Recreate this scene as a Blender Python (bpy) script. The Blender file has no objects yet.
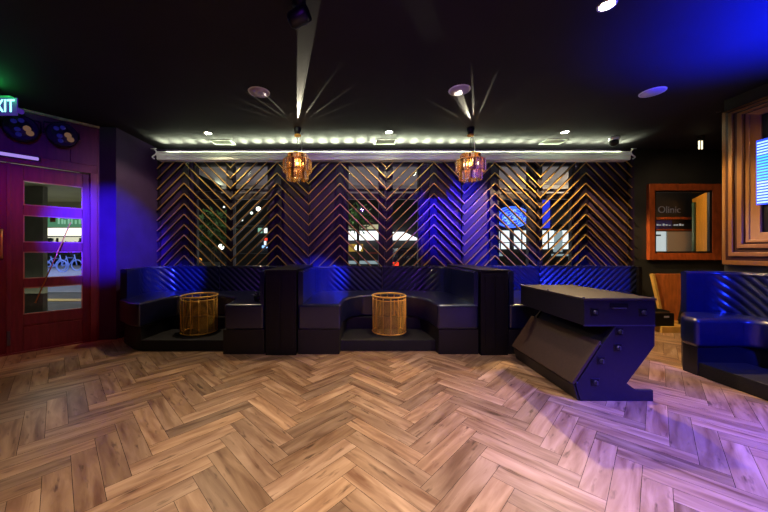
import bpy, bmesh, math, random
from mathutils import Vector, Matrix
random.seed(7)
PI=math.pi
scene=bpy.context.scene
col=scene.collection
F=300.0; CX=357.0; CY=250.0; CH=1.3
def P(x,y,Y):
    return Vector(((x-CX)/F*Y, Y, CH+(CY-y)/F*Y))
def PX(x,Y): return (x-CX)/F*Y
def PH(y,Y): return CH+(CY-y)/F*Y

# ------------------------------------------------------------------ materials
MATS={}
def newmat(name):
    m=bpy.data.materials.new(name); m.use_nodes=True
    nt=m.node_tree; b=nt.nodes['Principled BSDF']; MATS[name]=m
    return m,nt,b
def mat(name,color,rough=.5,metal=0,coat=0,spec=None,var=0.0,scale=8,stretch=(1,1,1),bump=0,trans=0,ior=None):
    m,nt,b=newmat(name)
    b.inputs['Base Color'].default_value=(*color,1)
    b.inputs['Roughness'].default_value=rough
    b.inputs['Metallic'].default_value=metal
    if coat: b.inputs['Coat Weight'].default_value=coat; b.inputs['Coat Roughness'].default_value=.12
    if spec is not None: b.inputs['Specular IOR Level'].default_value=spec
    if trans: b.inputs['Transmission Weight'].default_value=trans
    if ior: b.inputs['IOR'].default_value=ior
    if var or bump:
        tc=nt.nodes.new('ShaderNodeTexCoord'); mp=nt.nodes.new('ShaderNodeMapping'); ns=nt.nodes.new('ShaderNodeTexNoise')
        mp.inputs['Scale'].default_value=stretch
        ns.inputs['Scale'].default_value=scale; ns.inputs['Detail'].default_value=5
        nt.links.new(tc.outputs['Object'],mp.inputs['Vector']); nt.links.new(mp.outputs['Vector'],ns.inputs['Vector'])
        if var:
            r=nt.nodes.new('ShaderNodeValToRGB')
            r.color_ramp.elements[0].position=.3; r.color_ramp.elements[1].position=.7
            r.color_ramp.elements[0].color=(*[c*(1-var) for c in color],1)
            r.color_ramp.elements[1].color=(*[min(1,c*(1+var)) for c in color],1)
            nt.links.new(ns.outputs['Fac'],r.inputs['Fac']); nt.links.new(r.outputs['Color'],b.inputs['Base Color'])
        if bump:
            bp=nt.nodes.new('ShaderNodeBump'); bp.inputs['Strength'].default_value=bump; bp.inputs['Distance'].default_value=.01
            nt.links.new(ns.outputs['Fac'],bp.inputs['Height']); nt.links.new(bp.outputs['Normal'],b.inputs['Normal'])
    return m
def emat(name,color,strength,base=(0,0,0)):
    m,nt,b=newmat(name)
    b.inputs['Base Color'].default_value=(*base,1)
    b.inputs['Emission Color'].default_value=(*color,1); b.inputs['Emission Strength'].default_value=strength
    return m

vinyl=mat('navy_vinyl',(.005,.007,.036),.30,coat=.6,var=.15,scale=25,bump=.08)
vinyl_pipe=mat('piping_vinyl',(.03,.035,.07),.25,coat=.7)
plinth_m=mat('dark_plinth',(.005,.0035,.006),.5,var=.3,scale=6)
plat_m=mat('dark_carpet',(.005,.0035,.006),.7,var=.3,scale=60,bump=.2)
divider_m=mat('dark_laminate',(.004,.003,.005),.45,spec=.3,var=.3,scale=5,stretch=(4,4,.5))
ceil_m=mat('black_ceiling_paint',(.017,.0145,.018),.75,spec=.2,var=.12,scale=2,bump=.03)
wall_m=mat('aubergine_wall_paint',(.038,.020,.062),.55,spec=.3,var=.15,scale=4)
wallblack=mat('charcoal_wall_paint',(.022,.022,.022),.5,var=.2,scale=3,bump=.05)
post_m=mat('dark_post_wood',(.010,.005,.012),.5,var=.25,scale=10,stretch=(4,4,.4))
brass=mat('brass_slat',(.62,.37,.10),.36,metal=.55,var=.15,scale=8)
slat_back=mat('dark_slat_wood',(.010,.005,.004),.5,var=.2)
gold=mat('gold_wire',(.90,.50,.09),.38,metal=.35)
white_trim=mat('white_painted_trough',(.84,.88,.80),.45,var=.08,scale=3)
black_metal=mat('black_metal',(.006,.006,.008),.4,metal=.4)
case_m=mat('black_case_laminate',(.006,.005,.012),.48,var=.25,scale=40,bump=.05)
case_top=mat('black_case_top',(.045,.036,.036),.38,var=.12,scale=30,bump=.05)
board_m=mat('dark_scrim_board',(.045,.020,.012),.6,var=.2,scale=50)
latch_m=mat('latch_steel',(.10,.10,.13),.35,metal=.8)
chrome=mat('chrome',(.75,.75,.78),.2,metal=1)
redwood=mat('red_stained_door_wood',(.10,.014,.022),.42,var=.3,scale=5,stretch=(5,5,.6))
frame_red=mat('orange_stained_wood',(.36,.075,.018),.35,coat=.2,var=.3,scale=6,stretch=(3,3,1))
moulding=mat('gilt_moulding_wood',(.34,.155,.04),.3,metal=.3,coat=.3,var=.07,scale=6,stretch=(6,6,.5))
moulding_dark=mat('gilt_moulding_groove',(.05,.015,.006),.4,var=.2)
ply=mat('orange_plywood',(.50,.14,.03),.5,var=.3,scale=7,stretch=(3,3,.7))
ply_edge=mat('pale_plywood_edge',(.70,.42,.10),.5,var=.15)
yellowwood=mat('amber_wood_panel',(.75,.27,.02),.4,var=.2,scale=6,stretch=(5,5,.4))
grille=mat('white_speaker_grille',(.55,.50,.62),.6,var=.08,scale=150)
ventm=mat('grey_vent',(.40,.42,.38),.5)
ventdark=mat('vent_dark',(.02,.02,.02),.6)
trimdark=mat('dark_trim',(.02,.015,.02),.5)
lit_trim=mat('lit_edge_trim',(.35,.28,.10),.5,var=.6,scale=14)  # broken yellow tone is light caught on the trim, put into colour
amber=mat('amber_glass',(.95,.60,.16),.12,trans=.7,ior=1.45,spec=.8)
clearg=mat('clear_crystal',(.85,.80,.72),.08,trans=.85,ior=1.45,spec=.9)
brownm=mat('bronze_crystal',(.32,.15,.04),.2,metal=.5)
smoke=mat('smoked_glass',(.10,.07,.10),.08,trans=.6,ior=1.3)
asphalt=mat('asphalt',(.06,.062,.06),.8,var=.3,scale=3)
paving=mat('pale_pavement',(.20,.22,.30),.7,var=.15,scale=4)
kerb_y=mat('yellow_line',(.60,.42,.08),.7)
facade=mat('grey_facade',(.12,.12,.13),.7,var=.2,scale=2)
facade_d=mat('dark_facade',(.025,.022,.025),.7,var=.3,scale=2)
soffit_m=mat('grey_soffit_paint',(.30,.27,.27),.6,var=.12,scale=1.5)
soffit_o=mat('olive_soffit_paint',(.16,.155,.11),.6,var=.15,scale=1.5)
leaf=mat('leaf_green',(.06,.13,.035),.6,var=.5,scale=6)
leafdark=mat('dark_leaf',(.018,.04,.015),.6,var=.5,scale=6)
bark=mat('bark',(.06,.045,.03),.8,var=.3)
def glassmat():
    m,nt,b=newmat('window_glass')
    out=nt.nodes['Material Output']
    g=nt.nodes.new('ShaderNodeBsdfGlossy'); g.inputs['Roughness'].default_value=.02
    t=nt.nodes.new('ShaderNodeBsdfTransparent'); t.inputs['Color'].default_value=(.93,.95,.94,1)
    fr=nt.nodes.new('ShaderNodeFresnel'); fr.inputs['IOR'].default_value=1.35
    mx=nt.nodes.new('ShaderNodeMixShader')
    gm=nt.nodes.new('ShaderNodeNewGeometry'); sb=nt.nodes.new('ShaderNodeMath'); sb.operation='SUBTRACT'; sb.inputs[0].default_value=1
    ml=nt.nodes.new('ShaderNodeMath'); ml.operation='MULTIPLY'; nt.links.new(gm.outputs['Backfacing'],sb.inputs[1]); nt.links.new(sb.outputs[0],ml.inputs[0]); nt.links.new(fr.outputs[0],ml.inputs[1])
    nt.links.new(ml.outputs[0],mx.inputs[0]); nt.links.new(t.outputs[0],mx.inputs[1]); nt.links.new(g.outputs[0],mx.inputs[2])
    nt.links.new(mx.outputs[0],out.inputs['Surface'])
    return m
glass=glassmat()
e_down=emat('downlight_glow',(1,.93,.72),40)
e_bulb=emat('bulb_glow',(1,.78,.48),7)
e_exit=emat('exit_letters_glow',(.25,1,.85),3.0)
e_exitg=emat('exit_edge_glow',(.05,1,.25),.35)
e_panel=emat('violet_reflection_glow',(.10,.03,.5),.35,base=(.05,.03,.1))  # violet reflection on the dark panel, put in as a faint glow
e_bar=emat('lavender_bar_glow',(.42,.28,.9),.9)
e_white=emat('white_canopy_light',(.97,.97,1),2.2)
e_warmw=emat('warm_canopy_light',(1,.93,.72),2.0)
e_cream=emat('cream_band_light',(.62,.58,.34),.9)
e_shop=emat('white_shop_window',(.86,.93,1),1.35)
e_shopgrey=emat('grey_surface_glow',(.36,.46,.50),.8)
e_neon=emat('blue_neon',(.05,.15,1),3.2)
e_neonl=emat('pale_blue_neon',(.3,.55,1),1.8)
e_bluepanel=emat('blue_sign_light',(.03,.05,.9),.9)
e_red=emat('red_tail_light',(1,.05,.02),1.6)
e_orange=emat('orange_light',(1,.4,.05),1.0)
e_ochre=emat('ochre_sign_light',(.75,.45,.06),.6)
e_green=emat('green_sign_light',(.10,.30,.17),.8)
e_greenl=emat('green_letter_light',(.35,.7,.5),.8)
e_lamp=emat('white_lamp',(1,.97,.85),3.0)
e_dot=emat('dot_light',(.9,1,.9),1.6)
e_screenw=emat('screen_white',(.30,.50,1),2.4)
e_screenb=emat('screen_blue',(.02,.06,1),2.2)
e_screenc=emat('screen_cyan',(.05,.45,1),2.2)
e_room=emat('pale_room_glow',(.66,.72,.72),.9)
e_roomgrey=mat('grey_room_panel',(.45,.45,.42),.7)
e_led=emat('led_strip_glow',(.9,1,.8),4)
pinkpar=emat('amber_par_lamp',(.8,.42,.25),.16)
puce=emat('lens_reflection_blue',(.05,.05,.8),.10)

# ------------------------------------------------------------------ mesh tools
class MB:
    def __init__(s): s.v=[];s.f=[];s.m=[]; s.sm=[]
    def add(s,vs,fs,mi=0,smooth=False):
        o=len(s.v); s.v+= [tuple(v) for v in vs]
        for f in fs: s.f.append([i+o for i in f]); s.m.append(mi); s.sm.append(smooth)
    def box(s,x0,x1,y0,y1,z0,z1,mi=0,M=None):
        vs=[Vector((x,y,z)) for z in (z0,z1) for y in (y0,y1) for x in (x0,x1)]
        if M: vs=[M@v for v in vs]
        s.add(vs,[(0,2,3,1),(4,5,7,6),(0,1,5,4),(2,6,7,3),(0,4,6,2),(1,3,7,5)],mi); return s
    def bar(s,a,b,w,d,up=Vector((0,1,0)),mi=0):
        a=Vector(a);b=Vector(b);t=(b-a).normalized(); n=t.cross(up).normalized(); u=n.cross(t).normalized()
        vs=[]
        for p in (a,b):
            for i,j in ((-1,-1),(1,-1),(1,1),(-1,1)): vs.append(p+n*i*w/2+u*j*d/2)
        s.add(vs,[(3,2,1,0),(4,5,6,7),(0,1,5,4),(1,2,6,5),(2,3,7,6),(3,0,4,7)],mi); return s
    def tube(s,pts,r,n=8,closed=False,mi=0):
        pts=[Vector(p) for p in pts]; N=len(pts); vs=[]; prev=None
        for i,p in enumerate(pts):
            if closed: t=pts[(i+1)%N]-pts[i-1]
            else: t=pts[min(i+1,N-1)]-pts[max(i-1,0)]
            t.normalize()
            a=Vector((0,0,1)) if abs(t.z)<.9 else Vector((1,0,0))
            if prev is None: u=t.cross(a).normalized()
            else:
                u=prev-t*prev.dot(t); u.normalize()
            prev=u; w=t.cross(u)
            for k in range(n):
                an=2*PI*k/n; vs.append(p+u*r*math.cos(an)+w*r*math.sin(an))
        fs=[]
        for i in range(N if closed else N-1):
            j=(i+1)%N
            for k in range(n): l=(k+1)%n; fs.append((i*n+k,i*n+l,j*n+l,j*n+k))
        if not closed: fs.append(tuple(range(n))[::-1]); fs.append(tuple(range((N-1)*n,N*n)))
        s.add(vs,fs,mi,True); return s
    def lathe(s,prof,c=(0,0,0),n=32,axis='z',mi=0,M=None):
        c=Vector(c); vs=[];N=len(prof)
        for r,z in prof:
            for k in range(n):
                a=2*PI*k/n; v=Vector((r*math.cos(a),r*math.sin(a),z))
                if axis=='y': v=Vector((v.x,-z,v.y))
                if M: v=M@v
                vs.append(v+c)
        fs=[]
        for i in range(N-1):
            for k in range(n): l=(k+1)%n; fs.append((i*n+k,i*n+l,(i+1)*n+l,(i+1)*n+k))
        s.add(vs,fs,mi,True)
        s.add([vs[k] for k in range(n)],[tuple(range(n))[::-1]],mi); s.add([vs[(N-1)*n+k] for k in range(n)],[tuple(range(n))],mi)
        return s
    def prism(s,poly,z0,z1,mi=0):
        n=len(poly); a=sum(poly[i][0]*poly[(i+1)%n][1]-poly[(i+1)%n][0]*poly[i][1] for i in range(n))
        if a<0: poly=poly[::-1]
        vs=[(x,y,z0) for x,y in poly]+[(x,y,z1) for x,y in poly]
        s.add(vs,[tuple(range(n))[::-1],tuple(range(n,2*n))]+[(i,(i+1)%n,n+(i+1)%n,n+i) for i in range(n)],mi); return s
    def build(s,name,mats,parent=None,bevel=0,seg=2,M=None,smooth=False,loc=None):
        me=bpy.data.meshes.new(name); me.from_pydata(s.v,[],s.f)
        if not isinstance(mats,(list,tuple)): mats=[mats]
        for m in mats: me.materials.append(m)
        for i,p in enumerate(me.polygons): p.material_index=s.m[i]; p.use_smooth=s.sm[i] or smooth
        me.update()
        o=bpy.data.objects.new(name,me); col.objects.link(o)
        if M: me.transform(M)
        if parent is not None:
            o.parent=parent
            me.transform(Matrix.Translation(-parent.location)) if not loc else None
        if bevel:
            b=o.modifiers.new('bevel','BEVEL'); b.width=bevel; b.segments=seg; b.limit_method='ANGLE'; b.angle_limit=math.radians(35)
            for p in me.polygons: p.use_smooth=True
            wn=o.modifiers.new('wn','WEIGHTED_NORMAL'); wn.keep_sharp=True
        return o
def tag(o,label=None,cat=None,group=None,kind=None):
    if label:o['label']=label
    if cat:o['category']=cat
    if group:o['group']=group
    if kind:o['kind']=kind
    return o
def thing(name,loc,label,cat,group=None):
    o=bpy.data.objects.new(name,None); col.objects.link(o); o.location=loc; o.empty_display_size=.1
    return tag(o,label,cat,group)
def struct(o,label=None,cat=None): o['kind']='structure'; return tag(o,label,cat)
def copy_thing(root,loc,label=None):
    c=root.copy(); col.objects.link(c); c.location=loc
    if label:c['label']=label
    for ch in list(root.children):
        d=ch.copy(); col.objects.link(d); d.parent=c
        for g in list(ch.children):
            e=g.copy(); col.objects.link(e); e.parent=d
    return c
def text(s,name,size,m,parent,M,extr=.003,align='CENTER'):
    cu=bpy.data.curves.new(name,'FONT'); cu.body=s; cu.size=size; cu.extrude=extr; cu.align_x=align; cu.align_y='CENTER'
    tmp=bpy.data.objects.new(name+'_t',cu); col.objects.link(tmp)
    dg=bpy.context.evaluated_depsgraph_get(); me=bpy.data.meshes.new_from_object(tmp.evaluated_get(dg))
    bpy.data.objects.remove(tmp)
    me.transform(M); me.materials.clear(); me.materials.append(m)
    o=bpy.data.objects.new(name,me); col.objects.link(o)
    if parent is not None: o.parent=parent; me.transform(Matrix.Translation(-parent.location))
    return o
FACE=Matrix.Rotation(PI/2,4,'X')  # text facing -Y

# ------------------------------------------------------------------ floor (herringbone)
def floor_mat():
    m,nt,b=newmat('oak_herringbone')
    N=nt.nodes.new; L=nt.links.new
    uv=N('ShaderNodeUVMap'); at=N('ShaderNodeAttribute'); at.attribute_name='tone'
    mp=N('ShaderNodeMapping'); mp.inputs['Scale'].default_value=(1.3,9,1); L(uv.outputs[0],mp.inputs[0])
    n1=N('ShaderNodeTexNoise'); n1.inputs['Scale'].default_value=1.6; n1.inputs['Detail'].default_value=6; n1.inputs['Distortion'].default_value=.6; L(mp.outputs[0],n1.inputs['Vector'])
    mp2=N('ShaderNodeMapping'); mp2.inputs['Scale'].default_value=(5,22,1); mp2.inputs['Location'].default_value=(7,3,0); L(uv.outputs[0],mp2.inputs[0])
    n2=N('ShaderNodeTexNoise'); n2.inputs['Scale'].default_value=1.0; n2.inputs['Detail'].default_value=3; L(mp2.outputs[0],n2.inputs['Vector'])
    r1=N('ShaderNodeValToRGB'); e=r1.color_ramp.elements
    e[0].position=.28; e[0].color=(.15,.065,.032,1); e[1].position=.72; e[1].color=(.46,.295,.185,1)
    k=e.new(.52); k.color=(.32,.19,.112,1); L(n1.outputs['Fac'],r1.inputs['Fac'])
    r2=N('ShaderNodeValToRGB'); e=r2.color_ramp.elements
    e[0].position=.61; e[0].color=(1,1,1,1); e[1].position=.72; e[1].color=(.22,.16,.13,1); L(n2.outputs['Fac'],r2.inputs['Fac'])
    m1=N('ShaderNodeMixRGB'); m1.blend_type='MULTIPLY'; m1.inputs[0].default_value=.8; L(r1.outputs[0],m1.inputs[1]); L(r2.outputs[0],m1.inputs[2])
    m2=N('ShaderNodeMixRGB'); m2.blend_type='MULTIPLY'; m2.inputs[0].default_value=1; L(m1.outputs[0],m2.inputs[1]); L(at.outputs['Color'],m2.inputs[2])
    L(m2.outputs[0],b.inputs['Base Color']); b.inputs['Roughness'].default_value=.42; b.inputs['Specular IOR Level'].default_value=.4
    bp=N('ShaderNodeBump'); bp.inputs['Strength'].default_value=.12; bp.inputs['Distance'].default_value=.004; L(n1.outputs['Fac'],bp.inputs['Height']); L(bp.outputs[0],b.inputs['Normal'])
    return m
FM=floor_mat(); gap_m=mat('plank_gap',(.03,.015,.01),.8)
W=.122; n=5; s2=math.sqrt(.5)
verts=[];faces=[];uvs=[];tones=[]
XR=(-6.5,7.2); YR=(-2.6,6.2)
def plank(gx,gy,lx,ly,horiz):
    g=.0012/W
    c=[(gx+g,gy+g),(gx+lx-g,gy+g),(gx+lx-g,gy+ly-g),(gx+g,gy+ly-g)]
    pts=[((a-b)*s2*W-n*s2*W*1.0*0+0, (a+b)*s2*W) for a,b in c]
    pts=[(x-OFF,y) for x,y in pts]
    if max(p[0] for p in pts)<XR[0] or min(p[0] for p in pts)>XR[1] or max(p[1] for p in pts)<YR[0] or min(p[1] for p in pts)>YR[1]: return
    o=len(verts)
    for x,y in pts: verts.append((x,y,0))
    faces.append((o,o+1,o+2,o+3))
    ou=random.random()*40; ov=random.random()*40
    ll=[(0,0),(lx*W,0),(lx*W,ly*W),(0,ly*W)]
    if not horiz: ll=[(y,x) for x,y in ll]
    uvs.extend([(ou+u,ov+v) for u,v in ll])
    t=random.uniform(.62,1.2); w_=random.uniform(-.06,.06)
    tones.append((t*(1+w_*.5),t,t*(1-w_)))
OFF=0.0
OFF=n*s2*W   # "/" planks sit just left of x=0
# band of horizontals spans (a-b) in [0,n+?]; centre it
for y in range(-90,90):
    for j in range(-12,13):
        plank(y+2*n*j,y,n,1,True)
for c in range(-120,120):
    for j in range(-14,15):
        plank(c,c-2*n+1-2*n*j,1,n,False)
me=bpy.data.meshes.new('floor'); me.from_pydata(verts,[],faces)
ul=me.uv_layers.new(name='UVMap'); 
for i,u in enumerate(uvs): ul.data[i].uv=u
ca=me.color_attributes.new('tone','FLOAT_COLOR','CORNER')
for fi,t in enumerate(tones):
    for k in range(4): ca.data[fi*4+k].color=(*t,1)
me.materials.append(FM); me.materials.append(gap_m)
bm=bmesh.new(); bm.from_mesh(me)
vs=[bm.verts.new(v) for v in ((XR[0],YR[0],-.002),(XR[1],YR[0],-.002),(XR[1],YR[1]-.5,-.002),(XR[0],YR[1]-.5,-.002))]
f=bm.faces.new(vs); f.material_index=1
for v in bm.verts:
    pass
# trim planks to the room rectangle
for co,no in (((XR[0],0,0),(-1,0,0)),((XR[1],0,0),(1,0,0)),((0,YR[0],0),(0,-1,0)),((0,5.42,0),(0,1,0)),
              ((-3.80,4.40,0),Vector((-.736,.677,0)))):
    bmesh.ops.bisect_plane(bm,geom=bm.verts[:]+bm.edges[:]+bm.faces[:],plane_co=co,plane_no=no,clear_outer=True)
bm.to_mesh(me); bm.free()
fo=bpy.data.objects.new('floor',me); col.objects.link(fo); struct(fo)

# ------------------------------------------------------------------ room shell
HC=3.08
C0=Vector((-3.72,4.33)); DD=Vector((.677,.736)); NN=Vector((.736,-.677)) # NN points into the room
def S(s,off=0): p=C0-DD*s+NN*off; return (p.x,p.y)
def WM():   # local frame: x along door wall (towards corner), y into wall(away from room), z up
    x=Vector((DD.x,DD.y,0)); y=Vector((-NN.x,-NN.y,0)); z=Vector((0,0,1))
    M=Matrix((( x.x,y.x,0,C0.x),(x.y,y.y,0,C0.y),(0,0,1,0),(0,0,0,1)))
    return M
MW=WM()
e4=S(3.6); e4b=S(3.6,-.16)
ceilpoly=[(7.2,-2.6),(7.2,5.42),(-3.62,5.42),(-3.62,4.45),S(-.05,-.14),e4b,(e4b[0],-2.6)]
struct(MB().prism(ceilpoly,HC,HC+.1).build('ceiling',ceil_m))
# back wall with openings
WY=5.30
ops=[(PX(193.5,WY),PX(270,WY)),(PX(345.7,WY),PX(421,WY)),(PX(496.8,WY),PX(575,WY))]
ZB,ZT=.95,2.84
mir=(PX(650,WY),PX(717,WY),PH(258,WY),PH(187,WY))
wb=MB(); xs=[-3.62]+[v for o_ in ops for v in o_]+[4.9]
for i in range(0,len(xs),2): wb.box(xs[i],xs[i+1],WY,WY+.12,0,HC)
for a,b in ops: wb.box(a,b,WY,WY+.12,0,ZB); wb.box(a,b,WY,WY+.12,ZT,HC)
wb.box(4.9,mir[0],WY,WY+.12,0,HC,1); wb.box(mir[1],7.2,WY,WY+.12,0,HC,1); wb.box(mir[0],mir[1],WY,WY+.12,0,mir[2],1); wb.box(mir[0],mir[1],WY,WY+.12,mir[3],HC,1)
struct(wb.build('wall_back',[wall_m,wallblack]))
struct(MB().box(-3.62,-3.50,4.40,5.30,0,HC).build('wall_left',wall_m))
struct(MB().prism([S(0,0),S(-.0,-.14),(-3.62,4.45),(-3.50,4.40),(-3.50,4.36)],0,HC).build('wall_corner',wall_m))
# door wall: casing area s 0..; opening s .08 -> 1.68 , top 2.36
dw=MB()
dw.box(-.08,0,0,.14,0,HC,0,MW); dw.box(-1.72,-.08,0,.14,2.42,HC,0,MW); dw.box(-3.6,-1.72,0,.14,0,HC,0,MW)
struct(dw.build('wall_door_side',redwood))
struct(MB().box(e4b[0],e4b[0]+.12,-2.6,e4[1],0,HC).build('wall_near_left',wall_m))
struct(MB().box(e4b[0],7.2,-2.72,-2.6,0,HC).build('wall_front',wall_m))
struct(MB().box(4.38,4.52,-2.6,3.578,0,HC).build('wall_right',wallblack))
struct(MB().box(7.2,7.32,-2.6,5.42,0,HC).build('wall_recess_right',wallblack))
struct(MB().box(4.85,7.2,5.27,5.30,0,.10).build('baseboard_back',trimdark,bevel=.005))
struct(MB().box(-3.50,-3.485,4.42,5.3,0,.10).build('baseboard_left',trimdark))
# crown trim on the door wall catching light
tr=MB()
tr.box(-3.5,0,-.03,0,HC-.035,HC,0,MW)
struct(tr.build('trim_1',lit_trim,bevel=.006))
# door casing
cs=MB(); cs.box(-.10,-.02,-.03,.0,0,2.46,0,MW); cs.box(-1.80,-.02,-.03,0,2.38,2.50,0,MW); cs.box(-1.80,-1.70,-.03,0,0,2.46,0,MW)
struct(cs.build('trim_2',redwood,bevel=.006))
# right hand board strip beside the header
struct(MB().box(-.30,-.02,-.02,0,2.50,HC-.04,0,MW).build('trim_3',redwood,bevel=.004))

# windows
for i,(a,b) in enumerate(ops):
    w=bpy.data.objects.new('window_%d'%(i+1),None); col.objects.link(w); w.location=((a+b)/2,WY+.06,ZB); w['kind']='structure'
    mx={0:(226,234),1:(378.6,393),2:(529,543)}[i]
    m0,m1=PX(mx[0],WY),PX(mx[1],WY)
    fr=MB(); y0,y1=WY+.01,WY+.10
    fr.box(a,a+.05,y0,y1,ZB,ZT); fr.box(b-.05,b,y0,y1,ZB,ZT); fr.box(a,b,y0,y1,ZT-.05,ZT); fr.box(a,b,y0,y1,ZB,ZB+.06)
    fr.box(m0,m1,y0,y1,ZB,ZT); fr.box(a,b,y0+.01,y1-.01,PH(199,WY),PH(193,WY)); fr.box(a,b,y0,y1-.02,PH(191,WY),PH(188.5,WY))
    fr.build('window_frame',post_m,w,bevel=.006)
    for (p,q) in ((a+.05,m0),(m1,b-.05)):
        for (z0,z1) in ((ZB+.06,PH(199,WY)),(PH(188.5,WY),ZT-.05)):
            MB().box(p,q,WY+.05,WY+.056,z0,z1).build('pane',glass,w)
# red framed mirror, made as a glazed opening onto a stand-in room
w=bpy.data.objects.new('window_4',None); col.objects.link(w); w.location=((mir[0]+mir[1])/2,WY,mir[2]); w['kind']='structure'
x0,x1,z0,z1=PX(647.8,WY-.03),PX(720,WY-.03),PH(260,WY-.03),PH(184,WY-.03)
ix0,ix1,iz0,iz1=PX(655,WY-.03),PX(712,WY-.03),PH(253,WY-.03),PH(190.5,WY-.03)
def framemesh(mb,O,I,yo,yi,yb,plane='y'):
    # O,I : (a0,a1,z0,z1); yo outer lip depth, yi inner lip depth, yb back
    def pt(a,d,z): return (a,d,z) if plane=='y' else (d,a,z)
    o=[(O[0],O[2]),(O[1],O[2]),(O[1],O[3]),(O[0],O[3])]; q=[(I[0],I[2]),(I[1],I[2]),(I[1],I[3]),(I[0],I[3])]
    vs=[pt(a,yo,z) for a,z in o]+[pt(a,yi,z) for a,z in q]+[pt(a,yb,z) for a,z in o]+[pt(a,yb,z) for a,z in q]
    fs=[]
    for k in range(4):
        l=(k+1)%4; fs+=[(k,l,4+l,4+k),(8+k,8+l,l,k),(4+k,4+l,12+l,12+k),(12+k,12+l,8+l,8+k)]
    mb.add(vs,fs)
fb=MB(); framemesh(fb,(x0,x1,z0,z1),(ix0,ix1,iz0,iz1),WY-.06,WY-.035,WY)
fb.build('window_frame',frame_red,w,bevel=.008,seg=3)
fb=MB(); framemesh(fb,(ix0,ix1,iz0,iz1),(ix0+.03,ix1-.03,iz0+.03,iz1-.03),WY-.03,WY-.02,WY+.02); fb.build('inner_bead',slat_back,w)
MB().box(ix0,ix1,WY+.03,WY+.036,iz0,iz1).build('pane',glass,w)

# ------------------------------------------------------------------ chevron screen
LY=5.22
apx=[(157,'e'),(184,'p'),(231,'v'),(277,'p'),(309,'v'),(340,'p'),(386,'v'),(434,'p'),(464,'v'),(495,'p'),(540,'v'),(586,'p'),(632,'e')]
scr=thing('chevron_screen',(PX(395,LY),LY,.95),'wide zigzag screen of thin brass slats covering the back wall windows','screen')
pz=10.35/F*LY; zlo,zhi=.97,PH(161,LY)
xsr=[PX(a,LY) for a,_ in apx]
peaktop=PH(172.8,LY)   # a crest height at every peak
for i in range(len(apx)-1):
    xa,xb=xsr[i],xsr[i+1]
    ta,tb=apx[i][1],apx[i+1][1]
    # panel rises toward the peak
    up_right = (tb=='p') or (ta=='v')
    ppk = xb if up_right else xa
    mb=MB(); dk=MB()
    for k in range(-12,26):
        zp=peaktop+k*pz
        def zat(x): return zp-abs(x-ppk)
        # clip to [zlo,zhi]
        A,B=xa,xb
        za,zb=zat(A),zat(B)
        if max(za,zb)<zlo or min(za,zb)>zhi: continue
        def clip(A,za,B,zb):
            for lim,sg in ((zlo,1),(zhi,-1)):
                if (za-lim)*sg<0: A=A+(B-A)*(lim-za)/(zb-za); za=lim
                if (zb-lim)*sg<0: B=B+(A-B)*(lim-zb)/(za-zb); zb=lim
            return A,za,B,zb
        A,za,B,zb=clip(A,za,B,zb)
        if B-A<.01: continue
        mb.bar((A,LY,za),(B,LY,zb),.0125,.012)
        dk.bar((A,LY+.024,za-.002),(B,LY+.024,zb-.002),.024,.034)
    pn=mb.build('slat_panel',brass,scr); dk.build('slat_backing',slat_back,pn)
    for ch in pn.children: ch.parent=pn; ch.matrix_parent_inverse=Matrix.Identity(4); ch.data.transform(Matrix.Translation(pn.location*1.0)); 
    for ch in pn.children: ch.data.transform(Matrix.Translation(-Vector(scr.location)))
for i,(a,t) in enumerate(apx):
    w_=.13 if t=='p' else .035
    if t=='e': w_=.05
    x=xsr[i]
    MB().box(x-w_/2,x+w_/2,LY+.045,LY+.078,zlo-.02,zhi+.02).build('post',post_m,scr,bevel=.003)
MB().box(xsr[0]-.02,xsr[-1]+.02,LY+.043,LY+.078,zhi-.01,zhi+.03).build('top_rail',post_m,scr)
MB().box(xsr[0]-.02,xsr[-1]+.02,LY+.043,LY+.078,zlo-.04,zlo+.02).build('bottom_rail',post_m,scr)

# ------------------------------------------------------------------ light trough
TY=5.06
th0,th1=PH(159.8,TY),PH(152,TY)
tx0,tx1=PX(157,TY),PX(630,TY)
tg=thing('light_trough',((tx0+tx1)/2,TY,th0),'long white light trough running above the zigzag brass screen','light trough')
prof=[(0,th0),(-.012,th0+.015),(-.012,th0+.055),(-.022,th0+.07),(-.022,th1-.02),(-.034,th1-.012),(-.034,th1),(-.012,th1),(-.006,th0+.02),(.13,th0+.02),(.13,th0)]
mb=MB(); npf=len(prof)
vs=[(tx0,TY+a,z) for a,z in prof]+[(tx1,TY+a,z) for a,z in prof]
mb.add(vs,[tuple(range(npf)),tuple(range(npf,2*npf))[::-1]]+[(i,npf+i,npf+(i+1)%npf,(i+1)%npf) for i in range(npf)])
mb.build('trough',white_trim,tg)
MB().box(tx0+.05,tx1-.05,TY+.06,TY+.075,th0+.022,th0+.032).build('led_strip',e_led,tg)
for sx,x in ((1,tx1+.03),(-1,tx0-.03)):
    pts=[]
    for k in range(25):
        t=k/24*2*PI*1.0
        a=t*1.0
        pts.append((x+sx*(.035*math.sin(a*1.0)),TY-.02,th0+.16*k/24+.01*math.cos(a)))
    MB().tube(pts,.011,8).tube([(x-.03*sx,TY-.02,th1+.05),(x+.06*sx,TY-.02,th1+.05)],.008).build('scroll_bracket',white_trim,tg)

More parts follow.
